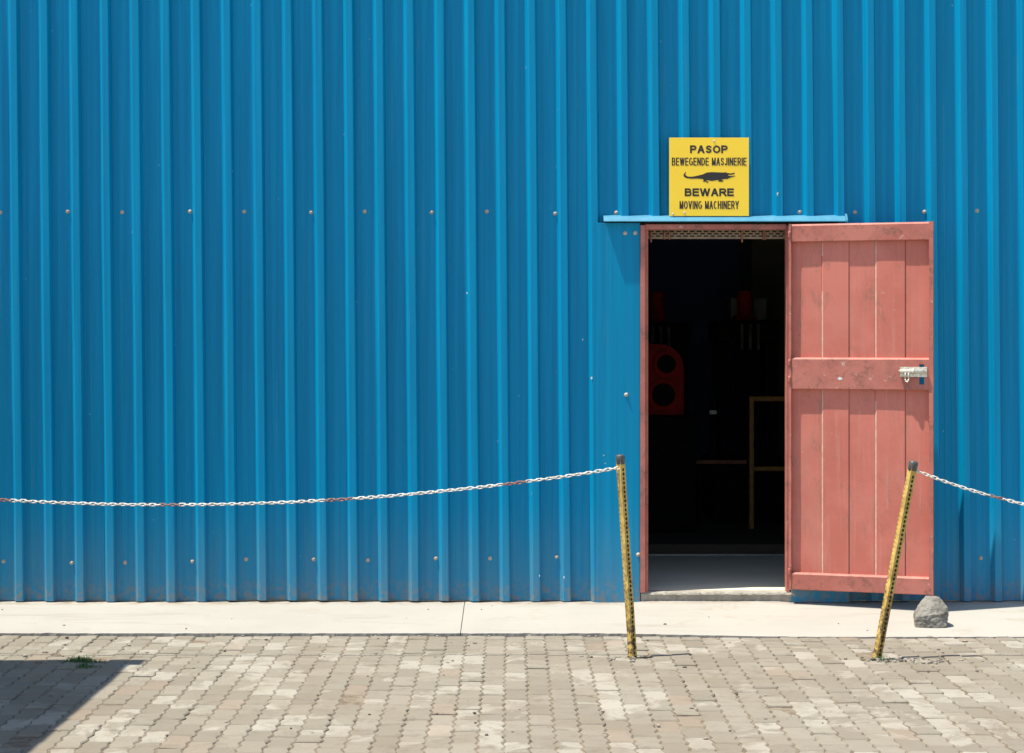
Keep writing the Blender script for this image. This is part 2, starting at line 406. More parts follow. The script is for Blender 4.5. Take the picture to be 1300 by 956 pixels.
def sheet(i0, n, k):
    pts = []
    for i in range(i0, i0+n):
        for dx, y in prof(i): pts.append((i, dx, y))
    pts.insert(0, (i0, -RUN/2-0.012, DEP))
    pts.append((i0+n, -RUN/2-0.004, DEP))
    yo = -0.0012*(k % 2)
    zb0 = {0: 0.0, 1: 0.002, 2: 0.004, 3: 0.007}.get((k*7) % 4, 0) - 0.004
    xs = [(rib_bot(i)+dx, rib_top(i)+dx, y+yo) for i, dx, y in pts]
    out = []                                                       # insert cut points at the doorway edges
    for a, b in zip(xs, xs[1:]):
        out.append(a)
        for c in (DX0, DX1):
            if a[0] < c < b[0]:
                t = (c-a[0])/(b[0]-a[0]); out.append(tuple(a[q]+(b[q]-a[q])*t for q in range(3)))
    out.append(xs[-1]); xs = out
    mb = MB(); vs = []; fs = []; last = None
    for j, (xb, xt, y) in enumerate(xs):
        pass
    def column(xb, xt, y, cut):
        o = len(vs)
        z0 = DZ if cut else zb0
        for q in range(NZ+1):
            z = z0 + (ZT-z0)*q/NZ
            t = z/3.361; x = xb + (xt-xb)*t
            wv = 0.0018*noise.noise((x*4.5, z*1.1, 3+k)) + 0.0005*noise.noise((x*17, z*2.2, 1))
            vs.append((x + 0.0009*noise.noise((i0*3.1, z*0.8, 9)), y + wv, z))
        return o
    for a, b in zip(xs, xs[1:]):
        mid = (a[0]+b[0])/2; cut = DX0 < mid < DX1
        oa = last[1] if last and last[0] == cut else column(*a, cut)
        ob = column(*b, cut); last = (cut, ob)
        fs += [(oa+q, ob+q, ob+q+1, oa+q+1) for q in range(NZ)]
    return mb.add(vs, fs).build('cladding_sheet', M['blue'], shed)
sheets = []
for k, i0 in enumerate(range(-13, 52, 4)):
    sheets.append((rib_bot(i0)-0.01, sheet(i0, 4, k)))
def host(x):
    h = sheets[0][1]
    for x0, o in sheets:
        if x >= x0: h = o
    return h
sc = MB(); sc.lathe((0,0,0), (0,-1,0), [(-0.002, .0145), (0.0015, .0150), (0.0035, .012), (0.0045, .0085), (0.0095, .008), (0.012, .005)], 12)
scm = sc.build('screw', M['screw'], None, True); sc_me = scm.data; bpy.data.objects.remove(scm)
rs = random.Random(11)
def screw(px, py, y, parent):
    o = link_mesh('screw', sc_me, parent); d = y
    o.location = (PX(px, d), y, PZ(py, d)); o.rotation_euler = (rs.uniform(-.2,.2), 0, rs.uniform(-.2,.2)); o.scale = (0.8, 0.8, 0.8)
for px, py in [(-69,269),(0.5,269.8),(86,268.5),(155,269.5),(241,268.5),(310,268.5),(395,269.5),(463,268.5),(548,269.5),(618,268.5),(704.5,271),(782,270),
               (1015,269),(1085.5,269.6),(1173.5,269),(1240.5,267.6),(1331,268)]:
    screw(px, py, DEP-0.001, host(PX(px)))
for px, py in [(-66,713),(4.6,712.7),(91,714.6),(159,714),(244,712.5),(312.5,710),(398,710),(467,711),(553,708.8),(622,708.8),(706.5,707),(1245,708.5),(1334,709)]:
    screw(px, py, DEP-0.001, host(PX(px)))

# flat blue trim on both sides of the doorway
tl = MB().bbox(PX(757), PX(812.5), -0.0075, -0.003, -0.010, PZ(283), 0.0015).build('doorway_trim', M['blue'], shed)
tr = MB().bbox(PX(1004), PX(1078), -0.0075, -0.003, -0.006, PZ(286), 0.0015).build('doorway_trim', M['blue'], shed)
for px, py in [(793.6,296),(806.6,296),(795,501),(810,704)]: screw(px, py, -0.0075, tl)
for px, py, s_ in [(766.5,578,.006),(751,480,.010),(716,733,.010),(685,731,.007),(987,246,.012),(632,560,.004),(593,372,.007)]:
    mb = MB(); rr = random.Random(px); n_ = 9
    x, z = PX(px), PZ(py); y = -0.0085 if px in (766.5,) else -0.0021
    if px == 751: y = -0.0021
    ring = [(x+s_*rr.uniform(.4,1)*math.cos(2*math.pi*q/n_)*0.6, z+s_*rr.uniform(.4,1.2)*math.sin(2*math.pi*q/n_)) for q in range(n_)]
    mb.add([(a, y, b) for a, b in ring]+[(a, y+0.0008, b) for a, b in ring], [tuple(range(n_))]+[(q,(q+1)%n_,n_+(q+1)%n_,n_+q) for q in range(n_)])
    mb.build('paint_chip', M['chip'], host(x) if px != 766.5 else tl)

# lintel flashing: tilted drip with a hem
fz0, fz1 = PZ(281.6), PZ(275.2)
fl = MB().prism_x([(0.03, fz1+0.012), (-0.012, fz1+0.002), (-0.016, fz1-0.001), (-0.043, fz0+0.003), (-0.044, fz0-0.001), (-0.038, fz0-0.002), (-0.012, fz1-0.006), (0.03, fz1+0.006)], PX(766), PX(1072)).build('lintel_flashing', M['flash'], shed)
MB().prism_x([(0.02, fz1+0.02), (-0.02, fz1+0.014), (-0.046, fz0+0.006), (-0.047, fz0-0.005), (-0.03, fz0-0.006), (0.02, fz0)], PX(1072)+0.0005, PX(1074.5)).build('flashing_end', M['flash'], fl)

# door frame
jz0, jz1 = PZ(752), PZ(286)
df = MB()
df.bbox(PX(812.8), PX(819), -0.018, 0.055, jz0, jz1, 0.002)
df.bbox(PX(819)+0.0003, PX(823), 0.006, 0.054, jz0, jz1-0.02, 0.002)
df.bbox(PX(998.2), PX(1002.5), -0.006, 0.055, jz0, jz1, 0.002)
df.bbox(PX(819)+0.0003, PX(998.2)-0.0003, -0.012, 0.055, PZ(291.5), jz1+0.005, 0.002)
df.build('door_frame', M['redframe'], shed)

# perforated steel strip under the head of the frame
pf = MB(); yA, yB = 0.062, 0.066
zt, zb = PZ(291.5, .06), PZ(303.3, .06); x0, x1 = PX(821, .06), PX(1000, .06)
band = (zt-zb)
levels = [zt, zt-band*.13, zt-band*.27, zt-band*.38, zt-band*.52, zt-band*.63, zt-band*.76, zb]
for a in range(0, 8, 2): pf.box(x0, x1, yA, yB, levels[a+1], levels[a])
pitch = 0.0385
for r_, (za, zb_) in enumerate(((levels[1], levels[2]), (levels[3], levels[4]), (levels[5], levels[6]))):
    x = x0 + (pitch/2 if r_ % 2 else 0)
    while x < x1-0.01:
        pf.box(x, min(x+0.013, x1), yA+0.0003, yB-0.0003, zb_, za); x += pitch
strip = pf.build('perforated_strip', M['perf'], shed)
for px, dz in ((826.5, .016), (843.5, .0), (850, .0), (942, .016), (969.5, .002), (971.5, .002)):
    MB().bbox(PX(px, .06)-0.004, PX(px, .06)+0.004, 0.052, 0.0615, zb-dz-0.004, zt-0.01, 0.0015).build('hanger', M['orange'], strip)

# interior shell
MB().box(-6.0, -5.9, 0.06, 8.2, -0.1, ZT).build('side_wall', M['blue'], shed)
MB().box(5.9, 6.0, 0.06, 8.2, -0.1, ZT).build('side_wall', M['blue'], shed)
MB().box(-5.9, 5.9, 8.1, 8.2, -0.1, ZT).build('back_wall', M['wallblue'], shed)
xg = PX(954.5, 7.2)
MB().box(xg, xg+1.6, 7.2, 8.09, 0.05, ZT-0.02).build('inner_partition', M['wallgrey'], shed)
MB().box(-6.1, 6.1, 0.0, 8.3, ZT+0.003, ZT+0.12).build('roof', M['dark'], shed)
lin = MB()                                                         # inner lining so that no daylight leaks between sheet and frame
lin.box(-5.9, PX(812), 0.045, 0.075, 0.06, ZT); lin.box(PX(1004), 5.9, 0.045, 0.075, 0.06, ZT); lin.box(PX(812)+.0003, PX(1004)-.0003, 0.068, 0.078, PZ(291), ZT)
lin.build('inner_lining', M['dark'], shed)
fz = PZ(751)
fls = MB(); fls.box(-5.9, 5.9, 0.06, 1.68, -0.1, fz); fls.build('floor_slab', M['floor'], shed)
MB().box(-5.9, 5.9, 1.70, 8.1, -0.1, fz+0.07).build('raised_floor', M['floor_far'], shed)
MB().box(-5.9, 5.9, 1.682, 1.698, 0.0, fz+0.008).build('floor_channel', M['galv'], shed)
# broken concrete nose of the threshold
nb = MB(); nn = 110; rows = 7; vs_ = []
tx0, tx1 = PX(813.5), PX(1009)
for i in range(nn+1):
    x = tx0 + (tx1-tx0)*i/nn
    rough = 0.006*noise.noise((x*22, 0, 2)) + 0.004*noise.noise((x*60, 0, 4))
    for j, (y, z) in enumerate(((0.0598, fz-0.0002), (0.03, fz-0.0005), (0.008, fz-0.001), (-0.006, fz-0.005), (-0.012, fz-0.015), (-0.006, fz-0.028), (0.006, -0.03))):
        k = 0 if j < 1 else (0.4 if j == 1 else 1)
        vs_.append((x, y + k*rough + k*0.004*noise.noise((x*45, j*1.7, 8)), z + (0 if j < 2 else 0.004*noise.noise((x*38, j*2.3, 5)))))
nb.add(vs_, [(i*rows+j, i*rows+j+1, (i+1)*rows+j+1, (i+1)*rows+j) for i in range(nn) for j in range(rows-1)])
nb.build('threshold', M['nose'], shed)

# ------------------------------------------------------------------ the red door, swung out nearly flat against the wall
HX, HY = PX(1001.5), -0.022
FX, FY = PX(1185.3, -0.25), -0.25 + HY*0
ang = math.atan2(FY-HY, FX-HX); W_ = math.hypot(FX-HX, FY-HY)
DB, DT = PZ(747), PZ(285.2); H_ = DT-DB
door = empty('door', (HX, HY, DB), (0, 0, ang), shed)
door['label'] = 'salmon red metal door swung open beside the doorway'
bz = [0.0, 0.097, 1.116, 1.292, H_-0.100, H_]
ST = 0.014; SR = 0.024
joints = [ST-0.003, 0.181*W_/0.806*1.02, 0.335*W_/0.806*1.01, 0.480*W_/0.806*1.01, 0.645*W_/0.806*1.01, W_-SR+0.007]
for (za, zb_) in ((bz[1]-0.02, bz[2]+0.012), (bz[3]-0.02, bz[4]+0.02)):
    for q in range(5):
        xa, xb = joints[q], joints[q+1]; proud = q % 2 == 1
        mb = MB(); nz = 14; vs_ = []
        if proud: pr = [(xa-0.003, 0.0095), (xa-0.002, 0.0), (xa+0.007, -0.0055), ((xa+xb)/2, -0.0056), (xb-0.004, -0.0050), (xb-0.001, -0.0005), (xb+0.001, 0.0095)]
        else: pr = [(xa+0.001, 0.0090), (xa+0.001, 0.0), (xa+0.012, 0.0), ((xa+xb)/2, 0.0003), (xb-0.012, 0.0), (xb-0.0035, 0.0), (xb-0.0035, 0.0090)]
        n_ = len(pr)
        for s_ in range(nz+1):
            z = za + (zb_-za)*s_/nz
            for x, y in pr: vs_.append((x, y + 0.0011*noise.noise((x*6, z*2.3, 4)), z))
        fs_ = [(s_*n_+j, s_*n_+j+1, (s_+1)*n_+j+1, (s_+1)*n_+j) for s_ in range(nz) for j in range(n_-1)]
        fs_ += [(s_*n_+n_-1, s_*n_, (s_+1)*n_, (s_+1)*n_+n_-1) for s_ in range(nz)]
        po = mb.add(vs_, fs_).build('panel', M['red'], door)
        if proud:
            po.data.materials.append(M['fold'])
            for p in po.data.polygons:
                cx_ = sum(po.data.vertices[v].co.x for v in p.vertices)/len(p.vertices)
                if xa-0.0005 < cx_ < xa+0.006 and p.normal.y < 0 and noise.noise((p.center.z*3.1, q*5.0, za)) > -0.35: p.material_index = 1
PF = -0.029
def rail_prof(z0, z1): return [(0.006, z0), (PF+0.003, z0), (PF, z0+0.004), (PF, z1-0.010), (PF+0.009, z1-0.0005), (0.006, z1)]
xl, xr = ST+0.0005, W_-SR+0.0005
def rail(z0, z1, name='rail'): return MB().prism_x(rail_prof(z0, z1), xl, xr).build(name, M['redframe'], door)
rail(bz[0]+0.001, bz[1]); rail(bz[4], bz[5]-0.001)
sx0 = W_*(1168.0-1001.5)/184.0; sx1 = sx0+0.026; sz0 = bz[2]+0.030; sz1 = bz[2]+0.139
mr = MB()
mr.prism_x(rail_prof(bz[2], bz[3]), xl, sx0); mr.prism_x(rail_prof(bz[2], bz[3]), sx1, xr)
mr.prism_x(rail_prof(sz1, bz[3]), sx0, sx1)
mr.prism_x([(0.006, bz[2]), (PF+0.003, bz[2]), (PF, bz[2]+0.004), (PF, sz0), (0.006, sz0)], sx0, sx1)
mr.build('rail', M['redframe'], door)
def stile(x0, x1, y0, y1, seed):
    mb = MB(); n_ = 40; vs_ = []
    for q in range(n_+1):
        z = H_*q/n_; d1 = 0.0016*noise.noise((z*7, seed, 0)); d2 = 0.0016*noise.noise((z*9, seed, 5))
        vs_ += [(x0+d1, y1, z), (x0+d1, y0+d2, z), (x1+d2, y0+d1, z), (x1+d2, y1, z)]
    fs_ = [(q*4+j, q*4+(j+1) % 4, q*4+4+(j+1) % 4, q*4+4+j) for q in range(n_) for j in range(4)]
    fs_ += [(0,3,2,1), tuple(n_*4+j for j in range(4))]
    return mb.add(vs_, fs_).build('stile', M['redframe'], door)
stile(0.0, ST, PF-0.004, 0.010, 1.0); stile(W_-SR+0.001, W_, PF-0.002, 0.010, 6.0)
for z in (0.10, H_*0.575, H_*0.62, H_-0.06):                       # weld beads and hinge knuckles on the hinge edge
    MB().lathe((0.004, PF-0.004, z), (0, 0, 1), [(-0.02, .005), (-0.012, .0075), (0.0, .006), (0.011, .008), (0.02, .005)], 8).build('hinge_knuckle', M['redframe'], door, True)
bx0 = W_*(1144-1001.5)/184.0; bx1 = W_*(1178-1001.5)/184.0; bzc = bz[2]+0.0985
bp = MB().bbox(bx0, bx1, PF-0.004, PF-0.0005, bzc-0.027, bzc+0.027, 0.001); 
bp.build('bolt_plate', M['zinc'], door)
bb = MB(); bb.lathe((bx0-0.006, PF-0.014, bzc+0.004), (1, 0, 0), [(0, .007), (0.006, .0095), (0.008, .012), (0.070, .012), (0.072, .0155), (0.084, .0155), (0.086, .012), (bx1-bx0-0.002, .012), (bx1-bx0, .0085), (bx1-bx0+0.006, .008)], 16)
bb.build('bolt_barrel', M['zinc'], door, True)
bh = MB(); hx = bx0+0.038
ring = []
for q in range(14):
    t = q/13
    if t < .5: u = t/.5; p = (hx-0.009, bzc-0.004-0.048*u)
    else: p = None
    ring.append(p)
pts = [(hx-0.009, bzc), (hx-0.009, bzc-0.04), (hx-0.0065, bzc-0.050), (hx, bzc-0.055), (hx+0.0065, bzc-0.050), (hx+0.009, bzc-0.04), (hx+0.009, bzc)]
for a, b in zip(pts, pts[1:]): bh.tube((a[0], PF-0.020, a[1]), (b[0], PF-0.020, b[1]), 0.0045, n=8)
bh.build('bolt_handle', M['zinc'], door, True)
mk = MB(); rr = random.Random(4)
ring = [(0.300+0.021*rr.uniform(.5,1)*math.cos(2*math.pi*q/11), bz[2]+0.060+0.010*rr.uniform(.5,1)*math.sin(2*math.pi*q/11)) for q in range(11)]
mk.add([(a*W_/0.806*0.97, PF-0.0008, b) for a, b in ring]+[(a*W_/0.806*0.97, PF+0.001, b) for a, b in ring], [tuple(range(11))]+[(q,(q+1)%11,11+(q+1)%11,11+q) for q in range(11)])
mk.build('paint_chip', M['chip'], door)

# ------------------------------------------------------------------ the yellow sign over the doorway
SX0, SX1, SZ0, SZ1 = PX(849.2), PX(950.2), PZ(275.0), PZ(175.3)
sy = -0.020
sign = tag(empty('warning_sign', ((SX0+SX1)/2, sy, SZ0)), 'yellow square warning sign with black crocodile above the doorway', 'sign')
sinv = Matrix.Translation((-(SX0+SX1)/2, -sy, -SZ0))
def part(mb, name, m, parent, invm, smooth=False):
    o = mb.build(name, m, parent, smooth); o.matrix_parent_inverse = invm; return o
part(MB().bbox(SX0, SX1, sy, sy+0.003, SZ0+0.002, SZ1, 0.0008), 'panel', M['sign'], sign, sinv)
for px in (872, 927): part(MB().box(PX(px)-0.012, PX(px)+0.012, sy+0.0035, -0.0025, PZ(195), PZ(190)), 'bracket', M['signback'], sign, sinv)
for px, py in ((906, 179.5), (868.5, 270.5), (854, 272)): part(MB().lathe((PX(px), sy, PZ(py)), (0,-1,0), [(-0.001, .006), (0.0015, .006), (0.003, .003)], 10), 'rivet', M['signback'], sign, sinv)
def sxp(u): return SX0 + (u-72)/805*(SX1-SX0)
def szp(v): return SZ1 - (v-82)/800*(SZ1-SZ0)
def arc(cx, cy, rx, ry, a0, a1, n=9): return [(cx+rx*math.cos(R(a0+(a1-a0)*k/n)), cy+ry*math.sin(R(a0+(a1-a0)*k/n))) for k in range(n+1)]
PB = [(0,0),(0,1),(.62,1)]+arc(.62,.74,.38,.26,90,-90,7)+[(0,.48)]
GLYPH = {                                                           # plain grotesque capitals as pen strokes: width, strokes
 'A': (.95, [[(0,0),(.5,1),(1,0)], [(.2,.33),(.8,.33)]]),
 'B': (.85, [[(0,.54),(0,1),(.6,1)]+arc(.6,.77,.32,.23,90,-90,7)+[(0,.54)], [(0,.54),(.65,.54)]+arc(.65,.27,.35,.27,90,-90,7)+[(0,0),(0,.54)]]),
 'C': (.92, [arc(.5,.5,.5,.5,48,312,14)]), 'D': (.90, [[(0,0),(0,1),(.4,1)]+arc(.4,.5,.6,.5,90,-90,9)+[(0,0)]]),
 'E': (.78, [[(1,0),(0,0),(0,1),(1,1)], [(0,.52),(.92,.52)]]),
 'G': (.98, [arc(.5,.5,.5,.5,48,322,14)+[(.98,.14),(.98,.46),(.58,.46)]]), 'H': (.88, [[(0,0),(0,1)], [(1,0),(1,1)], [(0,.52),(1,.52)]]),
 'I': (0.0, [[(0,0),(0,1)]]), 'J': (.62, [[(1,1),(1,.28)]+arc(.5,.28,.5,.28,0,-170,8)]), 'M': (1.0, [[(0,0),(0,1),(.5,.05),(1,1),(1,0)]]),
 'N': (.88, [[(0,0),(0,1),(1,0),(1,1)]]), 'O': (1.02, [arc(.5,.5,.5,.5,0,360,18)]), 'P': (.82, [PB]), 'R': (.88, [PB, [(.55,.48),(1,0)]]),
 'S': (.84, [[(.95,.76),(.82,.94),(.5,1),(.2,.95),(.06,.76),(.2,.59),(.5,.52),(.8,.44),(.95,.25),(.8,.06),(.5,0),(.18,.06),(.03,.25)]]),
 'V': (.95, [[(0,1),(.5,0),(1,1)]]), 'W': (1.38, [[(0,1),(.25,0),(.5,1),(.75,0),(1,1)]]), 'Y': (.95, [[(0,1),(.5,.46),(1,1)], [(.5,.46),(.5,0)]])}
def lettering(txt, u0, u1, v0, v1, st, gap):                        # st: stroke in sign units, gap: letter gap relative to cap height
    hgt = v1-v0-st; tot = sum(GLYPH[c][0] if c != ' ' else .30 for c in txt)
    ng = len(txt)-1; ux = (u1-u0-st-ng*(st+gap))/tot; x = u0+st/2; mb = MB(); lay = 0
    for c in txt:
        if c == ' ': x += .30*ux+st+gap; continue
        w_, strokes = GLYPH[c]
        for sk in strokes:
            p = [(x+a*w_*ux, v1-st/2-b*hgt) for a, b in sk]
            for a, b in zip(p, p[1:]):
                dx, dv = b[0]-a[0], b[1]-a[1]; l = math.hypot(dx, dv) or 1; nx_, nv = -dv/l*st/2, dx/l*st/2
                lay += 1; y = sy-0.0006-0.000002*lay
                e = st*0.5 if l > st*1.2 else 0; ex, ev = dx/l*e*0.98, dv/l*e*0.98
                a_ = (a[0]-ex, a[1]-ev) if a is p[0] or True else a; b_ = (b[0]+ex, b[1]+ev)
                if c in 'AVWMNY' and abs(dx) > 1 and abs(dv) > 1:   # diagonal ends are cut level
                    k = st/2*l/abs(dv)
                    mb.add([(sxp(a[0]-k), y, szp(a[1]+math.copysign(st/2, -dv))), (sxp(a[0]+k), y, szp(a[1]+math.copysign(st/2, -dv))), (sxp(b[0]+k), y, szp(b[1]+math.copysign(st/2, dv))), (sxp(b[0]-k), y, szp(b[1]+math.copysign(st/2, dv)))], [(0,1,2,3)])
                else:
                    mb.add([(sxp(q[0]+sg*nx_), y, szp(q[1]+sg*nv)) for q, sg in ((a_,1),(b_,1),(b_,-1),(a_,-1))], [(0,1,2,3)])
        x += w_*ux+st+gap
    part(mb, 'lettering', M['print'], sign, sinv)
lettering('PASOP', 282, 664, 160, 241, 19, 5.5)
lettering('BEWEGENDE MASJINERIE', 98, 853, 285, 366, 11.5, 5)
lettering('BEWARE', 228, 725, 597, 678, 19, 5.5)
lettering('MOVING MACHINERY', 176, 776, 725, 808, 11.5, 5)
croc = [(243,427),(224,445),(215,465),(226,485),(252,495),(300,500),(350,498),(405,502),(420,512),(412,533),(438,529),(458,543),(471,532),(443,521),(455,515),(505,523),(540,516),(572,513),(566,529),(608,531),(623,521),(598,512),(628,503),(655,503),(690,488),(740,474),(733,469),(700,473),(666,468),(668,460),(700,459),(728,453),(734,437),(714,442),(690,446),(655,440),(641,432),(622,437),(570,435),(500,432),(450,437),(412,455),(360,468),(310,478),(270,479),(247,472),(236,460),(237,445)]
cb = MB().add([(sxp(u), sy-0.0007, szp(v)) for u, v in croc], [tuple(range(len(croc)))])
part(cb, 'crocodile_print', M['print'], sign, sinv)

# ------------------------------------------------------------------ leaning yellow posts with a chain between them
def post(base_, top, roll, width, label):
    base_ = Vector(base_); top = Vector(top); L = (top-base_).length
    root = tag(empty('chain_post', base_), label, 'post', 'yellow posts carrying the chain')
    q = (top-base_).to_track_quat('Z', 'Y') 
    root.rotation_euler = (q.to_matrix().to_4x4() @ Matrix.Rotation(roll - q.to_euler().z, 4, 'Z')).to_euler()
    h = width/2; hp = 0.0215; n_ = int((L-0.05)/hp); mb = MB()
    z0 = -0.06
    for s_ in range(4):
        rot = Matrix.Rotation(math.pi/2*s_, 4, 'Z')
        def P(u, z, inset=0.0): return rot @ Vector((u, -h+inset, z))
        mb.add([P(-h, z0), P(h, z0), P(h, 0.004), P(-h, 0.004)], [(0,1,2,3)])
        zz = 0.004
        for c in range(n_):
            a = zz + c*hp; b = a+hp; m_ = (a+b)/2; hw, hh, uc = ((h*0.42, hp*0.36, h*0.10), (h*0.10, hp*0.16, 0), (h*0.10, hp*0.16, 0), (h*0.16, hp*0.20, -h*0.74))[s_]
            o8 = [(-hw, m_-hh*.5), (-hw*.5, m_-hh), (hw*.5, m_-hh), (hw, m_-hh*.5), (hw, m_+hh*.5), (hw*.5, m_+hh), (-hw*.5, m_+hh), (-hw, m_+hh*.5)]
            vs = [P(-h, a), P(h, a), P(h, b), P(-h, b)] + [P(u+uc, z) for u, z in o8] + [P(u+uc, z, 0.0035) for u, z in o8]
            fs = [(0,1,6,5), (1,7,6), (1,2,8,7), (2,9,8), (2,3,10,9), (3,11,10), (3,0,4,11), (0,5,4)]
            fs += [(4+k, 4+(k+1) % 8, 12+(k+1) % 8, 12+k) for k in range(8)]
            mb.add(vs, fs)
        a = zz + n_*hp
        mb.add([P(-h, a), P(h, a), P(h, L-0.02), P(-h, L-0.02)], [(0,1,2,3)])
    mb.build('tube', M['yellowpost'], root)
    MB().box(-h+0.0045, h-0.0045, -h+0.0045, h-0.0045, z0+0.01, L-0.03).build('hollow_shade', M['inner'], root)  # dark block standing in for shade seen through the holes
    MB().lathe((0,0,L-0.046), (0,0,1), [(0, width*.60), (0.004, width*.68), (0.036, width*.72), (0.043, width*.66), (0.046, width*.5)], 16).build('cap', M['cap'], root, True)
    return root
P1B = (PX(803.5, -1.42), -1.42, -0.078); P1T = (PX(787, -1.42), -1.43, PZ(577, -1.42))
P2B = (PX(1112.5, -1.48), -1.48, -0.072); P2T = (PX(1159, -1.48), -1.50, PZ(585, -1.48))
post(P1B, P1T, R(38), 0.030, 'yellow perforated post leaning left beside the doorway')
post(P2B, P2T, R(22), 0.031, 'yellow perforated post leaning right in front of the red door')
post((-3.83, -1.44, -0.08), (-3.80, -1.44, 0.905), R(30), 0.030, 'yellow perforated post past the left edge of the picture')
post((4.36, -1.46, -0.06), (4.30, -1.46, 0.90), R(25), 0.030, 'yellow perforated post past the right edge of the picture')

def link_mesh_data(mat):
    Lh, Wh, r = 0.0105, 0.0062, 0.0024; path = []
    for q in range(5): a = -math.pi/2 + math.pi*q/4; path.append((Lh+Wh*math.cos(a), Wh*math.sin(a)))
    for q in range(5): a = math.pi/2 + math.pi*q/4; path.append((-Lh+Wh*math.cos(a), Wh*math.sin(a)))
    n_ = len(path); m_ = 5; vs = []; fs = []
    for k in range(n_):
        p = Vector((*path[k], 0)); t = (Vector((*path[(k+1) % n_], 0))-Vector((*path[k-1], 0))).normalized(); nn_ = Vector((t.y, -t.x, 0))
        for j in range(m_):
            a = 2*math.pi*j/m_; vs.append(p + r*(math.cos(a)*nn_ + math.sin(a)*Vector((0,0,1))))
    for k in range(n_):
        for j in range(m_): fs.append((k*m_+j, k*m_+(j+1) % m_, ((k+1) % n_)*m_+(j+1) % m_, ((k+1) % n_)*m_+j))
    o = MB().add(vs, fs).build('link', mat, None, True); me = o.data; bpy.data.objects.remove(o); return me
LW, LR = link_mesh_data(M['chain']), link_mesh_data(M['chainred'])
def chain(f, xa, xb, ya, yb, label, red):
    root = tag(empty('chain', (xa, ya, f(xa))), label, 'chain', 'chains hung between the posts')
    ci = Matrix.Translation((-xa, -ya, -f(xa)))
    sp = 0.0238; x = xa; k = 0; rr = random.Random(5); sgn = 1 if xb > xa else -1
    while (x-xb)*sgn < 0:
        dz = (f(x+1e-3)-f(x-1e-3))/2e-3; dx = sgn*sp/math.sqrt(1+dz*dz)
        y = ya+(yb-ya)*(x-xa)/(xb-xa)
        t = Vector((1, 0, dz)).normalized()
        px = 650+x*S/(1+y/D)
        me = LR if any(a < px < b for a, b in red) else LW
        o = link_mesh('link', me, root); o.matrix_parent_inverse = ci
        roll = (R(62) if k % 2 == 0 else R(-22)) + rr.uniform(-.22, .22)
        o.matrix_basis = Matrix.Translation((x, y, f(x)+rr.uniform(-.0008,.0008))) @ Matrix.Rotation(-math.atan2(dz, 1), 4, 'Y') @ Matrix.Rotation(roll, 4, 'X')
        x += dx; k += 1
    return root
f1 = lambda x: 0.6695 + 0.03807*(x+1.644)**2
f2 = lambda x: 0.604 + 0.168*(x-3.1)**2
chain(f1, PX(784, -1.42), -3.79, -1.44, -1.44, 'long white painted chain sagging to the left of the doorway', [(-2,16),(205,226),(413,452),(640,668),(-200,-165)])
chain(f2, PX(1162, -1.48), 4.28, -1.505, -1.46, 'white painted chain hanging to the right of the red door', [(1254,1274),(1420,1450)])

# ------------------------------------------------------------------ broken block in front of the door
sx, sd = PX(1162, -0.66), 0.66
szb = apron_z(sx, sd) - 0.002
pts3 = [(0.0,-.005,0),(0.0,-.005,.058),(.012,.01,.075),(.063,.045,.152),(.070,.105,.160),(.125,.040,.150),(.135,.11,.150),(.158,.005,.10),(.166,.06,.11),(.118,-.02,.0),(.145,-.012,.012),(.158,.02,.0),(.155,.11,.0),(.02,.11,0),(.01,.10,.06),(.06,-.022,.0),(.055,-.018,.068),(.12,-.016,.074)]
bm = bmesh.new()
for p in pts3: bm.verts.new(p)
bmesh.ops.convex_hull(bm, input=bm.verts[:])
bmesh.ops.delete(bm, geom=[v for v in bm.verts if not v.link_faces], context='VERTS')
bmesh.ops.triangulate(bm, faces=bm.faces[:])
for _ in range(4): bmesh.ops.subdivide_edges(bm, edges=bm.edges[:], cuts=1, use_grid_fill=True)
bmesh.ops.triangulate(bm, faces=bm.faces[:])
for _ in range(1): bmesh.ops.smooth_vert(bm, verts=bm.verts[:], factor=0.30, use_axis_x=True, use_axis_y=True, use_axis_z=True)
bm.normal_update()
for v in bm.verts:
    k = 0.0045*noise.noise(v.co*24) + 0.0035*noise.noise(v.co*62) + 0.0022*noise.noise(v.co*140) - 0.004*max(0, noise.noise(v.co*95)-0.3)
    v.co = v.co + v.normal*k
    v.co.z = max(v.co.z, -0.002)
mb = MB().bm(bm)
stone = mb.build('broken_block', M['stone'])
stone.location = (sx, -sd, szb+0.001)
stone.scale = (1.09, 1.0, 0.96)
tag(stone, 'broken grey concrete block on the apron below the red door', 'stone')

# ------------------------------------------------------------------ inside the shed
def ext(mb, name, m, parent, org): return part(mb, name, m, parent, Matrix.Translation((-org[0], -org[1], -org[2])))
F2 = fz + 0.07
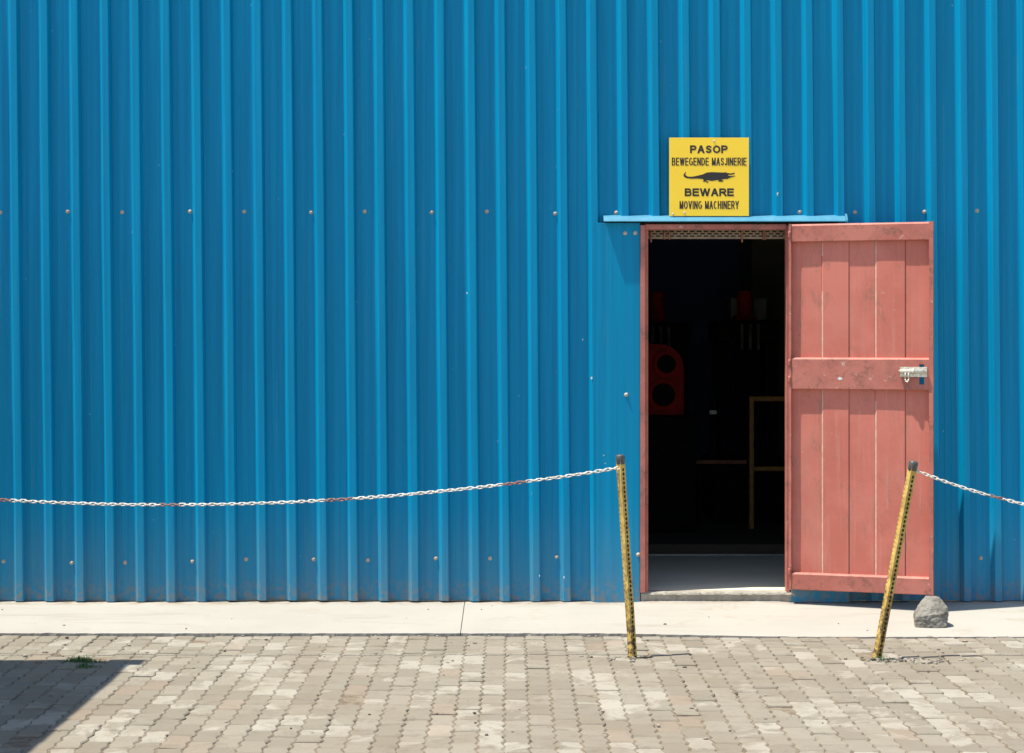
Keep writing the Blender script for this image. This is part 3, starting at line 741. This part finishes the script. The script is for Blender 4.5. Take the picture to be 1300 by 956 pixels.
# gearbox with two round covers, left of the doorway
dg = 2.5; og = (PX(830, dg), dg, F2)
gb = tag(empty('gearbox_machine', og), 'dark red gear housing with two round openings inside the doorway', 'machine')
gx0, gx1, gz0, gz1 = PX(800, dg), PX(868, dg), PZ(527, dg), PZ(437, dg)
pl = []; cx_, rad = gx1-0.17, 0.15
outl = [(gx0, gz0), (gx1, gz0), (gx1, gz1-0.17)] + [(gx1-0.17+0.17*math.cos(R(a)), gz1-0.17+0.17*math.sin(R(a))) for a in range(0, 91, 15)] + [(gx0, gz1)]
n_ = len(outl)
ext(MB().add([(x, dg, z) for x, z in outl]+[(x, dg+0.5, z) for x, z in outl], [tuple(range(n_)), tuple(range(2*n_-1, n_-1, -1))]+[(q,(q+1)%n_,n_+(q+1)%n_,n_+q) for q in range(n_)]), 'housing', M['mred'], gb, og)
for px, py, r_ in ((846, 462, .066), (842, 501, .082)):
    c = (PX(px, dg), dg, PZ(py, dg))
    ext(MB().lathe(c, (0,-1,0), [(0.001, r_+.03), (0.03, r_+.03), (0.03, r_), (0.005, r_)], 20), 'bearing_ring', M['mred'], gb, og)
    ext(MB().lathe((c[0], dg-0.006, c[2]), (0,-1,0), [(0, r_-.002), (0.01, r_-.004), (0.012, r_*.4), (0.03, r_*.36)], 20), 'bearing_cover', M['iron'], gb, og)
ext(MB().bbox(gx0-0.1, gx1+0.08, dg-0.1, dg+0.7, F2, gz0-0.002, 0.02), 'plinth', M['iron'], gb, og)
# two vertical motors on dark presses
def press(dp, x0, x1, ztop, mx0, mx1, mz0, mz1, label, tint):
    o = ((x0+x1)/2, dp+.3, F2)
    t = tag(empty('press_machine', o), label, 'machine', 'presses inside the shed')
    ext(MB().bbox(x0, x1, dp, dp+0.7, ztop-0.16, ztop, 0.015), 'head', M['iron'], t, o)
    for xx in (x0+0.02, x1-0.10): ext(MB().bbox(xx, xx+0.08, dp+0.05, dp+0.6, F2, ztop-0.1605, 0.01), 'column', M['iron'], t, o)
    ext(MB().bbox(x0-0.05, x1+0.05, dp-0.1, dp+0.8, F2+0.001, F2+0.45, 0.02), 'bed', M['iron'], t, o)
    mx = (mx0+mx1)/2; r_ = (mx1-mx0)/2
    ext(MB().lathe((mx, dp+0.3, ztop), (0,0,1), [(0, r_*1.55), (0.03, r_*1.55), (0.035, r_), (mz1-ztop-0.03, r_), (mz1-ztop, r_*.86)], 20), 'motor', M['mred'], t, o)
    for q in (-.06, 0.0, .06): ext(MB().tube((mx+q, dp-0.02, ztop-0.22), (mx+q, dp-0.02, ztop-0.03), 0.012), 'spindle', M['steel'], t, o)
    return t
press(3.4, PX(790, 3.4), PX(878, 3.4), PZ(409, 3.4), PX(829, 3.4), PX(848, 3.4), 0, PZ(369, 3.4), 'dark press with a red motor behind the gear housing', 0)
press(3.2, PX(912, 3.2), PX(990, 3.2), PZ(406, 3.2), PX(942, 3.2), PX(962, 3.2), 0, PZ(368, 3.2), 'dark press with a red motor in front of pale cabinets', 0)
oc = (PX(951, 4.3), 4.3, F2)
cab = tag(empty('control_cabinet', oc), 'pale grey cabinet behind the red motor', 'cabinet')
ext(MB().bbox(PX(928, 4.3), PX(974, 4.3), 4.3, 4.6, PZ(412, 4.3), PZ(378, 4.3), 0.01), 'box', M['mgrey'], cab, oc)
ext(MB().bbox(PX(938, 4.3), PX(964, 4.3), 4.35, 4.55, F2, PZ(412, 4.3)-0.001, 0.01), 'pedestal', M['iron'], cab, oc)
# low conveyor bed
ocv = (PX(885, 3.0), 3.0, F2)
cv = tag(empty('conveyor_bed', ocv), 'low dark conveyor bed with a rusty orange edge rail', 'conveyor')
ext(MB().bbox(PX(835, 3.0), PX(948, 3.0), 2.99, 3.02, PZ(589, 3.0), PZ(584, 3.0), 0.003), 'edge_rail', M['orange'], cv, ocv)
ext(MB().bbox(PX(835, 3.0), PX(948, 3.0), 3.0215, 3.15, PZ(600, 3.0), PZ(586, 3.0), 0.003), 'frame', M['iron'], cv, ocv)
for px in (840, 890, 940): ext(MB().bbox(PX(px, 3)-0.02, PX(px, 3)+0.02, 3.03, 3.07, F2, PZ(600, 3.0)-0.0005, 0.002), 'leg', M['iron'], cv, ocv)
ext(MB().bbox(PX(902, 3.0), PX(910, 3.0), 3.03, 3.09, PZ(586, 3.0)+0.001, PZ(586, 3.0)+0.5, 0.004), 'post', M['iron'], cv, ocv)
ext(MB().bbox(PX(901, 3.0), PX(910, 3.0), 3.01, 3.03, PZ(526, 3.0), PZ(521, 3.0), 0.003), 'plate', M['mgrey'], cv, ocv)
# yellow handrail
dr = 2.66; orr = (PX(954, dr), dr, F2)
hr = tag(empty('handrail', orr), 'ochre yellow tubular handrail standing inside the doorway', 'railing')
X0 = PX(954, dr); rw = 0.017
ext(MB().bbox(X0-rw, X0+rw, dr-rw, dr+rw, F2, PZ(503, dr), 0.006), 'upright', M['rail'], hr, orr)
ext(MB().bbox(X0+1.2-rw, X0+1.2+rw, dr-rw, dr+rw, F2, PZ(503, dr), 0.006), 'upright', M['rail'], hr, orr)
ext(MB().bbox(X0+rw+0.0005, X0+1.2-rw-0.0005, dr-rw, dr+rw, PZ(509.5, dr), PZ(503.2, dr), 0.006), 'top_rail', M['rail'], hr, orr)
ext(MB().bbox(X0+rw+0.0005, X0+1.2-rw-0.0005, dr-rw, dr+rw, PZ(598, dr), PZ(592, dr), 0.006), 'mid_rail', M['rail'], hr, orr)

# ------------------------------------------------------------------ unseen flat roof added past the left edge to cast the corner shadow
hc = 2.2  # kept low so that less skylight reaches the shadow
kx, ky = SUN.x/SUN.z, SUN.y/SUN.z
cx1 = -1.80 + kx*(hc+0.08); cy1 = -1.50 + ky*(hc+0.08)
cp = tag(empty('shade_roof', (cx1-1.5, cy1-1.6, -0.09)), 'unseen flat roof on posts, added past the left edge to shade the pavers', 'shade_roof')
ci = (cx1-1.5, cy1-1.6, -0.09)
ext(MB().box(cx1-3.4, cx1, cy1-4.2, cy1, hc, hc+0.05), 'roof', M['galv'], cp, ci)
ext(MB().box(cx1-3.4, cx1+0.035, cy1-0.14, cy1-0.001, hc+0.0515, hc+0.10), 'gutter', M['galv'], cp, ci)  # overhang added to give the shadow its corner nub
for a in (-3.2, -0.35):
    for b in (-3.9, -0.4): ext(MB().box(cx1+a-0.05, cx1+a+0.05, cy1+b-0.05, cy1+b+0.05, -0.11, hc-0.0005), 'post', M['galv'], cp, ci)

# ------------------------------------------------------------------ small stuff: pebbles, crumbs, grass
pb = MB(); rr = random.Random(21)
def pebble(x, d, r_, z):
    bm = bmesh.new(); bmesh.ops.create_icosphere(bm, subdivisions=1, radius=r_)
    sc_ = Vector((rr.uniform(.7,1.6), rr.uniform(.7,1.4), rr.uniform(.4,.8)))
    for v in bm.verts: v.co = Vector((v.co.x*sc_.x, v.co.y*sc_.y, v.co.z*sc_.z)) * rr.uniform(.8, 1.2) + Vector((x, -d, z+r_*.35))
    pb.bm(bm)
for _ in range(150):
    x = rr.uniform(-3.2, 3.2); d = rr.uniform(0.9, 3.2); pebble(x, d, rr.choice((.004, .005, .006, .008)), paver_z(x, d))
for _ in range(60):
    x = rr.uniform(-3.2, 3.2); d = apron_edge(x)+rr.uniform(0.0, 0.03); pebble(x, d, rr.choice((.004, .006, .008)), paver_z(x, d)-0.002)
for _ in range(16):
    x = rr.uniform(-3.0, 3.0); d = rr.uniform(0.08, 0.75); pebble(x, d, rr.choice((.003, .004, .006)), apron_z(x, d))
for (cx_, cd), n_ in (((1.76, 1.50), 45), ((1.95, 1.56), 40), ((0.56, 1.44), 22)):
    for _ in range(n_):
        x = cx_+rr.gauss(0, .07); d = cd+rr.gauss(0, .035); pebble(x, d, rr.choice((.004, .006, .008, .010)), paver_z(x, d))
for px, py in ((32,836),(58,832),(85,813.5),(285,829),(300,603+200),(1180,814),(1225,819),(1220,843),(1188,847)):
    d = 10*(1-S*1.527/(py-433)); x = PX(px, -d); pebble(x, d, .011, paver_z(x, d))
tag(pb.build('pebbles', M['pebble']), 'scattered dark pebbles and crumbs on the paving', 'gravel', kind='stuff')

gr = MB()
def tuft(cx_, cd, sx_, sd_, n_):
    for _ in range(n_):
        x = cx_+rr.gauss(0, sx_); d = cd+rr.gauss(0, sd_); z = paver_z(x, d)-0.004
        h = rr.uniform(.014, .036)*max(0.35, 1-abs(x-cx_)/(2.6*sx_)); a = rr.uniform(0, 6.28); ln = rr.uniform(.3, 1.1)*h; wd = rr.uniform(.0012, .0024)
        dx, dy = math.cos(a), math.sin(a); s_ = Vector((-dy, dx, 0))*wd; p = Vector((x, -d, z))
        m_ = p+Vector((dx*ln*.4, dy*ln*.4, h*.7)); e = p+Vector((dx*ln, dy*ln, h))
        gr.add([p-s_, p+s_, m_+s_*.8, m_-s_*.8, e], [(0,1,2,3), (3,2,4)])
tuft(PX(101, -1.53), 1.53, .048, .025, 420); tuft(PX(108, -1.68), 1.68, .03, .02, 130); tuft(PX(1118, -1.5), 1.51, .02, .012, 40)
tag(gr.build('grass_tuft', M['grass']), 'short green grass growing between the pavers at lower left', 'grass', kind='stuff')
